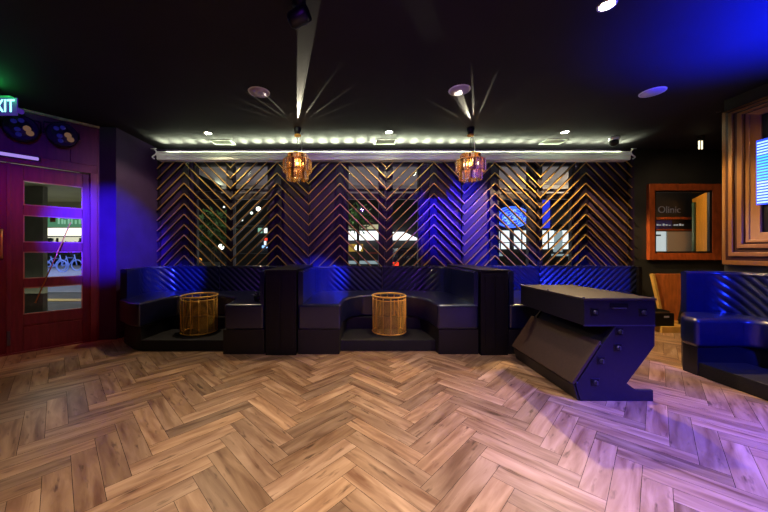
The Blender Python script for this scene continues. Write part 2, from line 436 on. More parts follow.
# ------------------------------------------------------------------ banquettes
def arc(c,r,a0,a1,n=8):
    return [(c[0]+r*math.cos(math.radians(a0+(a1-a0)*k/n)),c[1]+r*math.sin(math.radians(a0+(a1-a0)*k/n))) for k in range(n+1)]
def resample(pts,step):
    pts=[Vector(p) for p in pts]; L=[0]
    for i in range(1,len(pts)): L.append(L[-1]+(pts[i]-pts[i-1]).length)
    n=max(2,int(L[-1]/step)); out=[]
    for k in range(n+1):
        d=L[-1]*k/n; i=1
        while i<len(L)-1 and L[i]<d: i+=1
        t=(d-L[i-1])/(L[i]-L[i-1]); out.append(pts[i-1].lerp(pts[i],t))
    return out,L[-1]
def quilt(name,path,z0,z1,thick,slant,parent,fade0,fade1,mats=vinyl,lab=None):
    """padded back; path runs left->right along its front face; the pad lies on the left of travel (away from the sitter)"""
    pts,L=resample(path,.0125); N=len(pts); nz=36
    nor=[]
    for i in range(N):
        t=(pts[min(i+1,N-1)]-pts[max(i-1,0)]).normalized(); nor.append(Vector((-t.y,t.x)))
    vs=[];fs=[]
    prof=[]
    for j in range(nz+1): prof.append((z0+(z1-.02-z0)*j/nz,0.0,j/nz))
    top=[(z1-.006,.012,1),(z1,.035,1),(z1,thick-.03,1),(z1-.008,thick,1),(z0,thick,0)]
    P_=prof+top; M_=len(P_)
    for i,p in enumerate(pts):
        s=L*i/(N-1)
        fa=1.0
        if fade0 is not None: fa=min(1,max(0,(s-fade0)/.12))
        if fade1 is not None: fa*=min(1,max(0,(fade1-s)/.12))
        for j,(z,d,v) in enumerate(P_):
            if j<=nz:
                ph=(s+slant*(z-z0)*1.05)/.105
                rid=abs(math.sin(PI*ph))**.6
                e=min(1,(1-v)/.06,v/.03+.2)
                d=.022*fa*(1-rid)*max(0,e)
            q=p+nor[i]*d; vs.append((q.x,q.y,z))
    for i in range(N-1):
        for j in range(M_):
            k=(j+1)%M_
            fs.append((i*M_+j,(i+1)*M_+j,(i+1)*M_+k,i*M_+k))
    mb=MB(); mb.add(vs,fs,0,True)
    mb.add([vs[j] for j in range(M_)],[tuple(range(M_))]); mb.add([vs[(N-1)*M_+j] for j in range(M_)],[tuple(range(M_))[::-1]])
    o=mb.build(name,mats,parent)
    if lab:o['label']=lab
    # piping along top front edge
    pp=[(p.x+nor[i].x*.008,p.y+nor[i].y*.008,z1-.004) for i,p in enumerate(pts)][::3]
    pb=MB().tube(pp,.007,6).build('piping',vinyl_pipe,o)
    pb.data.transform(Matrix.Translation(-Vector(parent.location)))
    return o
SH=.625; SB=.31; BT=1.035
def seatpart(parent,poly,z0=SB,z1=SH,bev=.035):
    s=MB().prism(poly,z0,z1).build('seat',vinyl,parent,bevel=bev,seg=4)
    return s
def pipe_loop(parent,part,pts,z):
    pb=MB().tube([(x,y,z) for x,y in pts],.006,6).build('piping',vinyl_pipe,part)
    pb.data.transform(Matrix.Translation(-Vector(parent.location)))
# booth A (left)
bA=thing('banquette',(-2.2,4.4,0),'navy vinyl corner banquette beside the red door, chamfered left end','banquette','padded booths along the back wall')
pA=[(-2.76,3.80),(-2.95,3.88),(-3.30,4.16),(-3.42,5.14),(-1.155,5.14),(-1.155,3.72),(-1.65,3.72),(-1.68,4.15),(-1.80,4.40),(-1.98,4.50),(-2.50,4.50),(-2.66,4.42),(-2.74,4.20)]
pA=[(x,min(y,5.0)) for x,y in pA]
seatpart(bA,pA)
MB().prism([(-2.79,3.87),(-2.92,3.92),(-3.26,4.2),(-3.36,5.0),(-1.155,5.0),(-1.155,3.74),(-1.67,3.74),(-1.72,4.42),(-2.72,4.42)],.0,SB).build('plinth',plinth_m,bA,bevel=.004)
MB().prism([(-2.78,3.86),(-1.66,3.86),(-1.66,4.44),(-2.78,4.44)],0,.14).build('platform',plat_m,bA,bevel=.006)
quilt('backrest',[(-3.19,4.16),(-3.31,4.66)]+arc((-2.97,4.66),.34,180,90)[0:]+[(-2.30,5.0)],SH-.02,BT,.08,1,bA,.35,None)
quilt('backrest',[(-2.285,5.0),(-1.50,5.0)]+arc((-1.52,4.68),.32,90,0)[1:]+[(-1.21,3.74)],SH-.02,BT,.05,1,bA,None,.95)
# booth B (centre)
bB=thing('banquette',(.39,4.4,0),'navy vinyl U-shaped banquette between the two dark dividers, centre booth','banquette','padded booths along the back wall')
seatpart(bB,[(-.735,3.72),(-.20,3.72),(-.18,4.12),(-.08,4.36),(.08,4.48),(.70,4.48),(.87,4.36),(.97,4.12),(1.0,3.72),(1.515,3.72),(1.515,5.0),(-.735,5.0)])
MB().prism([(-.735,3.74),(-.22,3.74),(-.16,4.42),(.94,4.42),(1.02,3.74),(1.515,3.74),(1.515,5.0),(-.735,5.0)],0,SB).build('plinth',plinth_m,bB,bevel=.004)
MB().prism([(-.215,3.86),(1.01,3.86),(1.01,4.44),(-.215,4.44)],0,.14).build('platform',plat_m,bB,bevel=.006)
quilt('backrest',[(-.672,3.74),(-.66,4.62)]+arc((-.30,4.62),.36,180,90)[0:]+[(.41,5.0)],SH-.02,BT,.06,1,bB,1.25,None)
quilt('backrest',[(.425,5.0),(1.08,5.0)]+arc((1.08,4.62),.38,90,0)[1:]+[(1.455,3.74)],SH-.02,BT,.055,-1,bB,None,.95)
# booth C (right)
bC=thing('banquette',(3.1,4.4,0),'navy vinyl banquette behind the black slanted booth stand, blue lit','banquette','padded booths along the back wall')
seatpart(bC,[(1.89,3.72),(2.42,3.72),(2.45,4.12),(2.56,4.36),(2.72,4.48),(4.22,4.48),(4.5,5.0),(1.89,5.0)])
MB().prism([(1.89,3.74),(2.40,3.74),(2.46,4.42),(4.2,4.42),(4.46,5.0),(1.89,5.0)],0,SB).build('plinth',plinth_m,bC,bevel=.004)
MB().prism([(2.42,3.86),(3.72,3.86),(3.72,4.44),(2.42,4.44)],0,.14).build('platform',plat_m,bC,bevel=.006)
quilt('backrest',[(1.955,3.74),(1.965,4.62)]+arc((2.33,4.62),.365,180,90)[0:]+[(3.035,5.0)],SH-.02,BT,.06,1,bC,1.3,None)
quilt('backrest',[(3.05,5.0),(4.66,5.0)],SH-.02,BT,.09,-1,bC,None,None)
MB().box(4.66,4.72,4.96,5.09,0,BT-.01).build('end_panel',divider_m,bC,bevel=.004)
# ledge behind the backs + dividers
lg=MB().box(-3.48,4.74,5.10,5.17,.90,1.02).build('wall_ledge',divider_m,bevel=.004); tag(lg,'long dark ledge running behind the banquette backs under the brass screen','ledge')
for (a,b,lab) in ((267,297,'dark divider block between left and centre banquettes'),(480,509,'dark divider block between centre and blue lit right banquettes')):
    xa,xb=PX(a,3.70)-(.02 if a==267 else -.01),PX(b,3.70)-.01
    d=thing('booth_divider',((xa+xb)/2,4.4,0),lab,'divider','booth dividers')
    MB().box(xa,xb,3.70,5.08,0,1.035).build('body',divider_m,d,bevel=.005)
    MB().box(xa-.003,xb+.003,3.685,5.085,1.035,1.055).build('cap',divider_m,d,bevel=.004)
    MB().box(xa+.05,(xa+xb)/2-.01,3.692,3.70,.1,.98).build('front_panel',divider_m,d,bevel=.002)
    MB().box((xa+xb)/2+.01,xb-.03,3.692,3.70,.1,.98).build('front_panel',divider_m,d,bevel=.002)
# booth D (right wall)
bD=thing('banquette',(3.95,2.4,0),'glossy blue lit banquette at the right edge beneath the gilt moulded frame','banquette')
seatpart(bD,[(3.455,3.05),(3.475,3.22),(3.72,3.45),(4.22,3.45),(4.22,1.3),(4.02,1.3),(4.02,2.95),(3.98,3.03),(3.92,3.05)],.30,.60,.05)
MB().prism([(3.52,3.10),(3.52,3.24),(3.74,3.46),(4.22,3.46),(4.22,1.3),(4.06,1.3),(4.06,3.02),(3.98,3.08)],.0,.30).build('plinth',plinth_m,bD,bevel=.004)
MB().prism([(3.53,1.3),(3.53,3.12),(4.0,3.12),(4.0,1.3)],0,.14).build('platform',plat_m,bD,bevel=.006)
quilt('backrest',[(3.80,3.46),(4.0,3.46)]+arc((4.0,3.24),.22,90,0)[1:]+[(4.22,1.3)],.58,1.055,.06,1,bD,.22,None)

# ------------------------------------------------------------------ basket tables
def basket(loc,label):
    t=thing('wire_drum_table',loc,label,'side table','gold wire drum tables on the booth platforms')
    R=.235; H=.525
    def ring(r,z,w,name,n=48,p=t):
        return MB().tube([(r*math.cos(2*PI*k/n),r*math.sin(2*PI*k/n),z) for k in range(n)],w,8,True).build(name,gold,p,loc=True)
    ring(R,H-.012,.012,'top_ring'); ring(R-.008,H-.06,.007,'upper_ring'); ring(R,.012,.010,'base_ring')
    ns=14
    for k in range(ns):
        a=2*PI*(k+.5)/ns-PI/2-PI/ns
        MB().tube([(R*math.cos(a),R*math.sin(a),.01),(R*math.cos(a),R*math.sin(a),H-.01)],.0045 if k%3 else .007,6).build('upright_wire',gold,t,loc=True)
    nr=30
    for k in range(nr):
        z=.035+(H-.10)*k/(nr-1)
        ring(R-.004,z,.0028,'hoop_wire',36)
    MB().lathe([(.001,H-.045),(R-.016,H-.045),(R-.014,H-.040),(R-.016,H-.035),(.001,H-.035)],n=40).build('glass_top',smoke,t,loc=True)
    return t
b0=basket((PX(199.5,4.27),4.27,.141),'gold wire drum table on the left booth platform nearer the red door')
copy_thing(b0,(PX(389,4.27),4.27,.141),'gold wire drum table on the centre booth platform between the dividers')

# small plant on the arm
pl=thing('potted_plant',(PX(257.5,3.98),3.98,SH+.001),'small dark leafy plant with pale tips on the left booth seat end','plant')
MB().lathe([(.03,0),(.045,.01),(.05,.07),(.045,.07),(.04,.055),(.001,.055)],n=20).build('pot',black_metal,pl,loc=True)
lb=MB(); wb_=MB()
for k in range(34):
    a=random.random()*2*PI; el=random.uniform(.2,1.3); L_=random.uniform(.05,.095)
    p0=Vector((.01*math.cos(a),.01*math.sin(a),.06)); d=Vector((math.cos(a)*math.cos(el),math.sin(a)*math.cos(el),math.sin(el)))
    sd=d.cross(Vector((0,0,1))).normalized()*.009
    p1=p0+d*L_*.6; p2=p0+d*L_-Vector((0,0,.008))
    (wb_ if k%5==0 else lb).add([p0-sd*.3,p0+sd*.3,p1+sd,p2,p1-sd,p1-Vector((0,0,.003))],[(0,1,2,4),(4,2,3),(0,4,5),(1,5,2),(4,3,5),(3,2,5),(0,5,1)])
lb.build('foliage',leafdark,pl,loc=True); wb_.build('flowers',white_trim,pl,loc=True)

# ------------------------------------------------------------------ DJ stand
DX,DY=1.957,2.58
dj=thing('folding_booth_stand',(DX+.3,DY+.5,0),'black angular folding performance stand in front of the right banquette','stand')
LEN=1.0
def ext(pr,y0,y1,name,m,bev=.004,parent=dj):
    k=len(pr); a=sum(pr[i][0]*pr[(i+1)%k][1]-pr[(i+1)%k][0]*pr[i][1] for i in range(k))
    if a<0: pr=pr[::-1]
    vs=[(DX+u,y0,h) for u,h in pr]+[(DX+u,y1,h) for u,h in pr]
    mb=MB(); mb.add(vs,[tuple(range(k)),tuple(range(k,2*k))[::-1]]+[(i,k+i,k+(i+1)%k,(i+1)%k) for i in range(k)])
    return mb.build(name,m,parent,bevel=bev)
ext([(-.005,.65),(.61,.65),(.61,.868),(-.005,.868)],DY,DY+LEN,'top_case',case_m,.006)
ext([(-.012,.868),(.617,.868),(.617,.886),(-.012,.886)],DY-.006,DY+LEN+.006,'table_top',case_top,.004)
side=[(.27,.648),(.153,.489),(-.075,.141),(-.035,.0),(.592,0),(.592,.094),(.446,.094),(.364,.153),(.604,.475),(.604,.648)]
for y0 in (DY,DY+LEN-.03):
    ext(side,y0,y0+.03,'side_panel',case_m,.003)
body=[(.285,.64),(.175,.485),(-.05,.141),(-.02,.01),(.42,.01),(.40,.09),(.34,.155),(.575,.478),(.575,.64)]
ext(body,DY+.03,DY+LEN-.03,'body',case_m,.003)
# slanted scrim board on the left face
bx=ext([(.146,.505),(.128,.518),(-.112,.156),(-.094,.141)],DY-.004,DY+LEN+.004,'slanted_board',board_m,.003)
ext([(-.095,.138),(-.085,.138),(-.045,.006),(-.055,.006)],DY,DY+LEN,'lower_skirt',case_m,.002)
# aluminium-ish edge strips
ext([(-.008,.645),(.612,.645),(.612,.655),(-.008,.655)],DY-.004,DY+.006,'edge_strip',latch_m,.001)
def latch(u,h,sz=.042):
    l=MB().box(DX+u-sz,DX+u+sz,DY-.006,DY,h-sz,h+sz).build('latch',black_metal,dj,bevel=.004)
    q=MB()
    q.lathe([(.001,.014),(.014,.014),(.017,.008),(.017,0)],c=(DX+u,DY-.006,h),axis='y',n=16)
    q.box(DX+u-.006,DX+u+.006,DY-.03,DY-.006,h-.016,h+.016)
    qq=q.build('latch_dial',latch_m,l); qq.data.transform(Matrix.Translation(-Vector(dj.location)))
for u,h in ((.085,.765),(.50,.765),(.30,.60),(.285,.462),(.14,.35),(.09,.165)): latch(u,h,.034)
MB().box(DX+.215,DX+.375,DY-.006,DY,.80,.845).build('recessed_handle',black_metal,dj,bevel=.004)
MB().box(DX+.235,DX+.355,DY-.012,DY,.795,.805).build('handle_bar',latch_m,dj,bevel=.003)
for yy in (DY+.015,DY+LEN-.015,DY+LEN*.5):
    for uu in ((.0,.600) if yy!=DY+LEN*.5 else (.0,)):
        MB().lathe([(.001,.010),(.006,.009),(.009,.004),(.010,0)][::-1],c=(DX+uu+.003,yy,.886),n=14).build('corner_cap',latch_m,dj)
for yy,uu,hh in ((DY-.006,-.085,.165),(DY-.006,.12,.49)):
    MB().lathe([(.009,0),(.008,.006),(.001,.008)],c=(DX+uu+.012,DY-.004,hh),axis='y',n=12).build('bolt',latch_m,dj)

# ------------------------------------------------------------------ plywood stand behind
ps=thing('plywood_stand',(PX(667,4.9),4.9,0),'tapered orange plywood stand with pale edge beside the blue right banquette','stand')
def pxpoly(pts,Y,th,name,m,parent,bev=.003):
    k=len(pts); v=[P(x,y,Y) for x,y in pts]
    vs=[(p.x,Y,max(0,p.z)) for p in v]+[(p.x,Y+th,max(0,p.z)) for p in v]
    mb=MB(); mb.add(vs,[tuple(range(k))[::-1],tuple(range(k,2*k))]+[(i,(i+1)%k,k+(i+1)%k,k+i) for i in range(k)])
    bmx=mb.build(name,m,parent,bevel=bev)
    b_=bmesh.new(); b_.from_mesh(bmx.data); bmesh.ops.recalc_face_normals(b_,faces=b_.faces[:]); b_.to_mesh(bmx.data); b_.free()
    return bmx
pxpoly([(654,274),(683,274),(680,310),(677,322),(673,322),(671,311),(661,309)],4.9,.03,'board',ply,ps)
pxpoly([(652.3,274),(655,274),(662.3,309),(660,309)],4.88,.05,'edge_strip',ply_edge,ps)
pxpoly([(673,321),(678.5,321),(678.5,330),(673,330)],4.88,.06,'leg',ply_edge,ps)
MB().box(PX(652.5,4.85),PX(678,4.85),4.70,4.88,0,.098).build('base_shelf',ply_edge,ps,bevel=.004)
MB().box(PX(656,4.9),PX(680,4.9),4.93,5.15,.10,.14).build('back_strut',ply_edge,ps)
cb=thing('black_box',(PX(665,4.75),4.78,.10),'small black device box with pale label on the pale stand base','box')
MB().box(PX(655,4.72),PX(674.5,4.72),4.72,4.86,.10,.305).build('casing',black_metal,cb,bevel=.008)
MB().box(PX(664,4.72),PX(669,4.72),4.716,4.72,.235,.262).build('label_plate',grille,cb)

# ------------------------------------------------------------------ big moulded frame on right wall
FXW=4.38
gf=thing('moulded_frame',(FXW,2.75,1.13),'large stepped gilt wood frame on the right wall','frame')
O=(1.85,3.565,1.13,2.93)
steps=[(0,.05,.045,.060,moulding),(.05,.10,.060,.075,moulding_dark),(.10,.145,.085,.090,moulding),(.145,.19,.075,.070,moulding_dark),(.19,.235,.090,.085,moulding),(.235,.255,.06,.06,moulding_dark),(.255,.285,.07,.06,moulding),(.285,.36,.055,.030,moulding)]
# widths: side .33 ; bottom .36 ; top .17
def inset(f): return (O[0]+f*.92,O[1]-f*.92,O[2]+f*1.0,O[3]-f*.47)
for k,(f0,f1,d0,d1,m) in enumerate(steps):
    mb=MB(); framemesh(mb,inset(f0),inset(f1),FXW-d0,FXW-d1,FXW,plane='x')
    o_=mb.build('moulding_step',m,gf,bevel=.004)
    b_=bmesh.new(); b_.from_mesh(o_.data); bmesh.ops.recalc_face_normals(b_,faces=b_.faces[:]); b_.to_mesh(o_.data); b_.free()
I=inset(.36)
MB().box(FXW-.012,FXW-.002,I[0],I[1],I[2],I[3]).build('dark_panel',black_metal,gf)
MB().lathe([(.02,0),(.018,.01),(.001,.012)],c=(FXW-.06,3.585,2.945),n=12).build('hook',latch_m,gf)
# LED screen inside frame
sy1=3.265; sz0,sz1=PH(204,3.26),PH(142,3.26)
ls=thing('led_screen',(FXW-.03,2.9,sz0),'bright blue and white striped screen inside the gilt frame','screen')
MB().box(FXW-.04,FXW-.012,2.55,sy1+.012,sz0-.012,sz1+.012).build('bezel',e_screenb,ls)
nst=22
for m,name,sel in ((e_screenw,'white_rows',lambda q:q<8 or q>16),(e_screenc,'cyan_rows',lambda q:8<=q<=16)):
    mb=MB()
    for q in range(nst):
        if not sel(q): continue
        z=sz0+(sz1-sz0)*q/nst; mb.box(FXW-.044,FXW-.04,2.56,sy1-.012,z+.004,z+(sz1-sz0)/nst*.62)
    mb.build(name,m,ls)

# ------------------------------------------------------------------ chandeliers
def chandelier(loc,label):
    t=thing('tiered_chandelier',loc,label,'chandelier','amber glass chandeliers')
    def Z(h): return h-HC
    MB().lathe([(.055,0),(.058,-.02),(.05,-.05),(.034,-.085),(.02,-.10)][::-1],n=24).build('canopy',black_metal,t,loc=True)
    MB().lathe([(.045,-.115),(.05,-.10),(.03,-.09)],n=20).build('canopy_collar',gold,t,loc=True)
    ch=MB()
    z=-.115
    i=0
    while z>-.42:
        ang=PI/2*(i%2)
        pts=[(.010*math.cos(2*PI*k/10)*math.cos(ang),.010*math.cos(2*PI*k/10)*math.sin(ang),z-.014+.017*math.sin(2*PI*k/10)) for k in range(10)]
        ch.tube(pts,.0028,5,True); z-=.026; i+=1
    ch.build('chain',black_metal,t,loc=True)
    cordpts=[Vector((.01,0,-.10)).lerp(Vector((.05,0,-.40)),k/10)+Vector((.03*math.sin(PI*k/10),0,0)) for k in range(11)]
    MB().tube(cordpts,.004,6).build('cord',white_trim,t,loc=True)
    MB().tube([(0,0,-.40),(0,0,-.74)],.008,8).build('stem',gold,t,loc=True)
    tiers=[(.135,-.39,.13,22),(.200,-.475,.155,30),(.150,-.60,.145,24)]
    for R,zt,H,nn in tiers:
        fr=MB(); fr.tube([(R*math.cos(2*PI*k/40),R*math.sin(2*PI*k/40),zt) for k in range(40)],.006,6,True)
        for k in range(4):
            a=PI/4+PI/2*k; fr.tube([(0,0,zt+.0),(R*math.cos(a),R*math.sin(a),zt)],.004,6)
        fr.build('tier_ring',gold,t,loc=True)
        bases={}
        for k in range(nn):
            a=2*PI*k/nn; km=(k*7+int(R*100))%4; gm=[amber,clearg,brownm,amber][km]
            base=bases.get(gm.name)
            if base is None:
                q=MB(); w_=2*PI*R/nn*.40
                q.add([(0+dx,dy,z_) for z_ in (0,-H) for dx,dy in ((-.007,-w_),(.007,-w_),(.012,0),(.007,w_),(-.007,w_))]+[(0,0,-H-.018)],
                      [(0,1,2,3,4)]+[(i,5+i,5+(i+1)%5,(i+1)%5) for i in range(5)]+[(5+i,10,5+(i+1)%5) for i in range(5)])
                base=q.build('crystal',gm,t,loc=True); c=base; bases[gm.name]=base
                b_=bmesh.new(); b_.from_mesh(c.data); bmesh.ops.recalc_face_normals(b_,faces=b_.faces[:]); b_.to_mesh(c.data); b_.free()
            else:
                c=base.copy(); col.objects.link(c); c.parent=t
            c.location=(R*math.cos(a),R*math.sin(a),zt-.006+random.uniform(-.006,.006)); c.rotation_euler=(0,0,a)
    for k in range(4):
        a=PI/2*k+.4
        MB().lathe([(.001,-.53),(.010,-.525),(.016,-.50),(.012,-.47),(.008,-.455)],c=(.075*math.cos(a),.075*math.sin(a),0),n=12).build('bulb',e_bulb,t,loc=True)
    return t
c1=chandelier((PX(297.5,4.38),4.38,HC),'left amber glass tiered chandelier hanging before the brass screen')
c2=copy_thing(c1,(PX(470.5,4.38),4.38,HC),'right amber glass tiered chandelier, above the centre booth\'s right divider')

# ------------------------------------------------------------------ ceiling fittings
def gl(x,y): 
    Y=(HC-CH)*F/(CY-y); return PX(x,Y),Y
for (x,y,lab) in ((259,92,'round white ceiling speaker grille, leftmost, left of both chandeliers'),(459.5,90,'round white ceiling speaker grille near the right chandelier'),(652.5,92,'round white ceiling speaker grille at far right under blue glow')):
    X,Y=gl(x,y); t=thing('ceiling_speaker',(X,Y,HC),lab,'speaker','round ceiling speakers')
    MB().lathe([(.119,0),(.117,-.006),(.108,-.009),(.104,-.006)],n=40).build('rim',white_trim,t,loc=True)
    MB().lathe([(.104,-.002),(.104,-.007),(.001,-.008)],n=40).build('grille',grille,t,loc=True)
downs=[(208,133,'downlight left of the left chandelier'),(389,132,'recessed downlight between the two chandeliers'),(565,132,'recessed downlight right of the right chandelier'),(607,5,'large bright recessed downlight near the top edge of the ceiling')]
DL=[]
for (x,y,lab) in downs:
    X,Y=gl(x,y); DL.append((X,Y)); t=thing('recessed_downlight',(X,Y,HC),lab if lab.startswith(('rec','large')) else 'recessed '+lab,'downlight','recessed downlights')
    MB().lathe([(.062,0),(.060,-.005),(.05,-.007),(.046,-.003)],n=32).build('trim_ring',white_trim,t,loc=True)
    MB().lathe([(.046,-.001),(.046,-.004),(.001,-.005)],n=32).build('lens',e_down,t,loc=True)
for (x,y,lab) in ((223,142,'small ceiling vent behind the left downlight'),(385,141.5,'small ceiling vent behind the middle downlight'),(553,141.5,'small ceiling vent behind the right downlight')):
    X,Y=gl(x,y); t=thing('ceiling_vent',(X,Y,HC),lab,'vent','ceiling vents')
    f_=MB(); f_.box(-.17,.17,-.11,-.095,-.012,0).box(-.17,.17,.095,.11,-.012,0).box(-.17,-.155,-.095,.095,-.012,0).box(.155,.17,-.095,.095,-.012,0); f_.build('frame',ventm,t,loc=True)
    f_=MB(); f_.box(-.155,.155,-.095,.095,-.004,0,1)
    for k in range(6): f_.bar((-.155,-.08+k*.032,-.010),(.155,-.08+k*.032,-.010),.004,.018,up=Vector((0,.7,.7)))
    f_.build('louvres',[ventm,ventdark],t,loc=True)
# dome camera
X,Y=gl(614,138); t=thing('dome_camera',(X,Y,HC),'small dark dome camera on the ceiling by the trough\'s right end','camera')
MB().lathe([(.07,0),(.072,-.03),(.06,-.04)],n=28).build('mount',white_trim,t,loc=True)
MB().lathe([(.058,-.038),(.066,-.07),(.056,-.105),(.03,-.128),(.001,-.134)],n=28).build('dome',black_metal,t,loc=True)
# swivel spot near top
X,Y=gl(299,3); t=thing('ceiling_spotlight',(X,Y,HC),'black swivel spotlight on the ceiling near the top edge of the light beam','spotlight')
MB().lathe([(.05,0),(.05,-.02),(.015,-.025),(.015,-.06),(.001,-.06)],n=24).build('base',black_metal,t,loc=True)
RM=Matrix.Rotation(math.radians(60),4,'Y')
MB().lathe([(.035,-.08),(.055,-.06),(.06,.03),(.055,.075),(.045,.065),(.001,.06)],c=(0,0,-.10),n=24,M=RM).build('lamp_head',black_metal,t,loc=True)
# small lamp right (700,137)
Y=4.7;X=PX(700.5,Y); t=thing('twin_tube_lamp',(X,Y,HC),'small twin tube lamp hanging from the dark ceiling near the gilt frame','lamp')
MB().lathe([(.04,0),(.04,-.02),(.01,-.025),(.01,-.06),(.001,-.06)],n=16).build('mount',black_metal,t,loc=True)
for dx in (-.022,.022):
    MB().tube([(dx,0,-.06),(dx,0,-.20)],.009,10).build('tube',emat('tube_glow',(1,.85,.5),2.2) if dx<0 else MATS['tube_glow'],t,loc=True)
MB().box(-.04,.04,-.02,.02,-.07,-.05).build('socket_bar',black_metal,t,loc=True)

# exit sign
EY=3.3
t=thing('exit_sign',(PX(0,EY),EY,PH(116,EY)),'green lit EXIT sign hanging above the red door at the left edge','sign')
ex0,ex1=PX(-38,EY),PX(17.5,EY); ez0,ez1=PH(115.5,EY),PH(98,EY)
MB().box(ex0,ex1,EY-.006,EY+.006,ez0,ez1).build('panel',e_panel,t,bevel=.003)
MB().box(ex0-.01,ex1-.06,EY-.02,EY+.02,ez1,ez1+.018).build('housing',e_exitg,t,bevel=.004)
MB().box(ex0+.1,ex0+.2,EY-.02,EY+.02,ez1+.03,HC).box(ex1-.25,ex1-.2,EY-.015,EY+.015,ez1+.03,HC).build('stem',black_metal,t)
text('EXIT','letters',.20,e_exit,t,Matrix.Translation((PX(15.5,EY),EY-.008,(ez0+ez1)/2))@FACE@Matrix.Diagonal((.72,1,1,1)),align='RIGHT')
MB().lathe([(.001,.0),(.03,.0),(.03,.05),(.001,.05)],c=(PX(22,3.6),3.6,PH(112,3.6)),axis='y',n=16).build('junction_box',e_panel,t)  # not lit itself, carries the panel's painted violet glow

# par lamps on header
for (s_,zz,lab) in ((.75,2.80,'round black stage lamp over the red door, beside the EXIT sign'),(.385,2.82,'round black stage lamp over the red door, nearer the corner')):
    c=S(s_,.13); t=thing('stage_lamp',(c[0],c[1],zz),lab,'stage lamp','stage lamps over the red door')
    # face direction: into room (NN), lathe axis 'y' points -Y; rotate so that -Y -> NN
    ang=math.atan2(NN.y,NN.x)+PI/2
    R_=Matrix.Rotation(ang,4,'Z')
    MB().lathe([(.12,.10),(.155,.07),(.16,-.01),(.150,-.025),(.138,-.02)][::-1],axis='y',n=32,M=None).build('can',black_metal,t,loc=True).data.transform(R_@Matrix.Scale(-1,4,(0,1,0)))
    MB().lathe([(.140,0),(.130,-.0),(.10,-.02),(.001,-.03)],axis='y',n=32).build('lens',case_m,t,loc=True).data.transform(R_@Matrix.Scale(-1,4,(0,1,0)))
    for k,(a,b,m_) in enumerate(((.05,.0,pinkpar),(.075,-.05,pinkpar),(-.03,-.03,puce),(-.06,.06,puce),(.0,.085,puce),(-.02,-.09,puce))):  # amber lamp cells; blue dots are lens reflections modelled as faint glows
        MB().lathe([(.036 if k<2 else .028,.0),(.030 if k<2 else .02,.012),(.001,.016)],c=(a,-.03,b),axis='y',n=16).build('cell_or_glint',m_,t,loc=True).data.transform(R_)
    MB().tube([(-.17,.05,0),(-.17,.10,.0),(-.17,.12,.16),(.17,.12,.16),(.17,.10,0),(.17,.05,0)],.008,6).build('yoke',black_metal,t,loc=True).data.transform(R_)
    MB().box(-.03,.03,.0,.14,.14,.18).build('wall_mount',black_metal,t,loc=True).data.transform(R_)
# lavender bar
c=S(.62,.05)
lb_=thing('light_bar',(c[0],c[1],2.52),'thin lavender glowing bar over the red door\'s head','light bar')
MB().box(-1.4,-.60,-.075,-.045,2.445,2.485,0,MW).build('tube',e_bar,lb_,bevel=.01)
MB().box(-1.42,-.58,-.06,-.03,2.435,2.495,0,MW).build('channel',black_metal,lb_,bevel=.004)

# ------------------------------------------------------------------ door
def door(s0,s1,name,panes):
    d=bpy.data.objects.new(name,None); col.objects.link(d); c=S((s0+s1)/2,-.05); d.location=(c[0],c[1],0); d['kind']='structure'
    y0,y1=.03,.075
    a,b=-s1,-s0
    pa,pb=-panes[0],-panes[1]   # pane left (far from corner) and right
    st=MB(); st.box(a,pa,y0,y1,0.01,2.38,0,MW); st.box(pb,b,y0,y1,.01,2.38,0,MW)
    hs=[(2.38,2.185),(1.872,1.745),(1.398,1.278),(.932,.822),(.478,.34),(.32,.01)]
    for (t_,b_) in hs: st.box(pa,pb,y0+.002,y1-.002,b_,t_,0,MW)
    st.box(pa,pb,y0+.012,y1-.012,.31,.345,0,MW)
    st.build('door_leaf',redwood,d,bevel=.004)
    gaps=[(2.185,1.872),(1.745,1.398),(1.278,.932),(.822,.478)]
    for (t_,b_) in gaps:
        bd=MB()
        for (q0,q1,r0,r1) in ((pa,pa+.012,b_,t_),(pb-.012,pb,b_,t_),(pa,pb,b_,b_+.012),(pa,pb,t_-.012,t_)): bd.box(q0,q1,y0-.004,y0+.012,r0,r1,0,MW)
        g=MB().box(pa,pb,.05,.056,b_,t_,0,MW).build('pane',glass,d)
        k_=bd.build('glazing_bead',mat('worn_bead',(.30,.20,.14),.4) if 'worn_bead' not in MATS else MATS['worn_bead'],d)
    return d
d1=door(.085,.84,'door_1',(.735,.175))
d2=door(.86,1.70,'door_2',(1.55,1.0))
hb=MB().tube([S(.91,.0)+(1.2,),S(.91,.06)+(1.22,),S(.91,.06)+(1.52,),S(.91,.0)+(1.55,)],.012,8).build('door_handle',brass,d2)
rod=MB(); 
p0=S(.30,.02)+(PH(222,4.05),); p1=S(.63,.02)+(PH(303,3.85),)
rod.tube([p0,p1],.007,8).lathe([(.001,0),(.014,.005),(.001,.02)],c=p1,n=10)
rr=rod.build('diagonal_rod',brass,d1)
# astragal
MB().box(-.875,-.835,.0,.03,0.01,2.38,0,MW).build('astragal',redwood,d1,bevel=.003)
MB().box(-.87,-.84,-.012,.0,.12,.30,0,MW).build('floor_bolt',latch_m,d1,bevel=.003)

struct(MB().box(-1.8,-.02,-.01,.14,-.02,.018,0,MW).build('trim_10',redwood,bevel=.004))
# ------------------------------------------------------------------ outside (back street)
gs=MB().prism([(-5.2,-2),S(3.6,-.2),S(0,-.2),(-3.7,4.7),(-3.7,5.5),(9,5.5),(9,40),(-60,40),(-60,-2)],-.14,-.02).build('street_ground',asphalt); struct(gs); gs.name='ground'
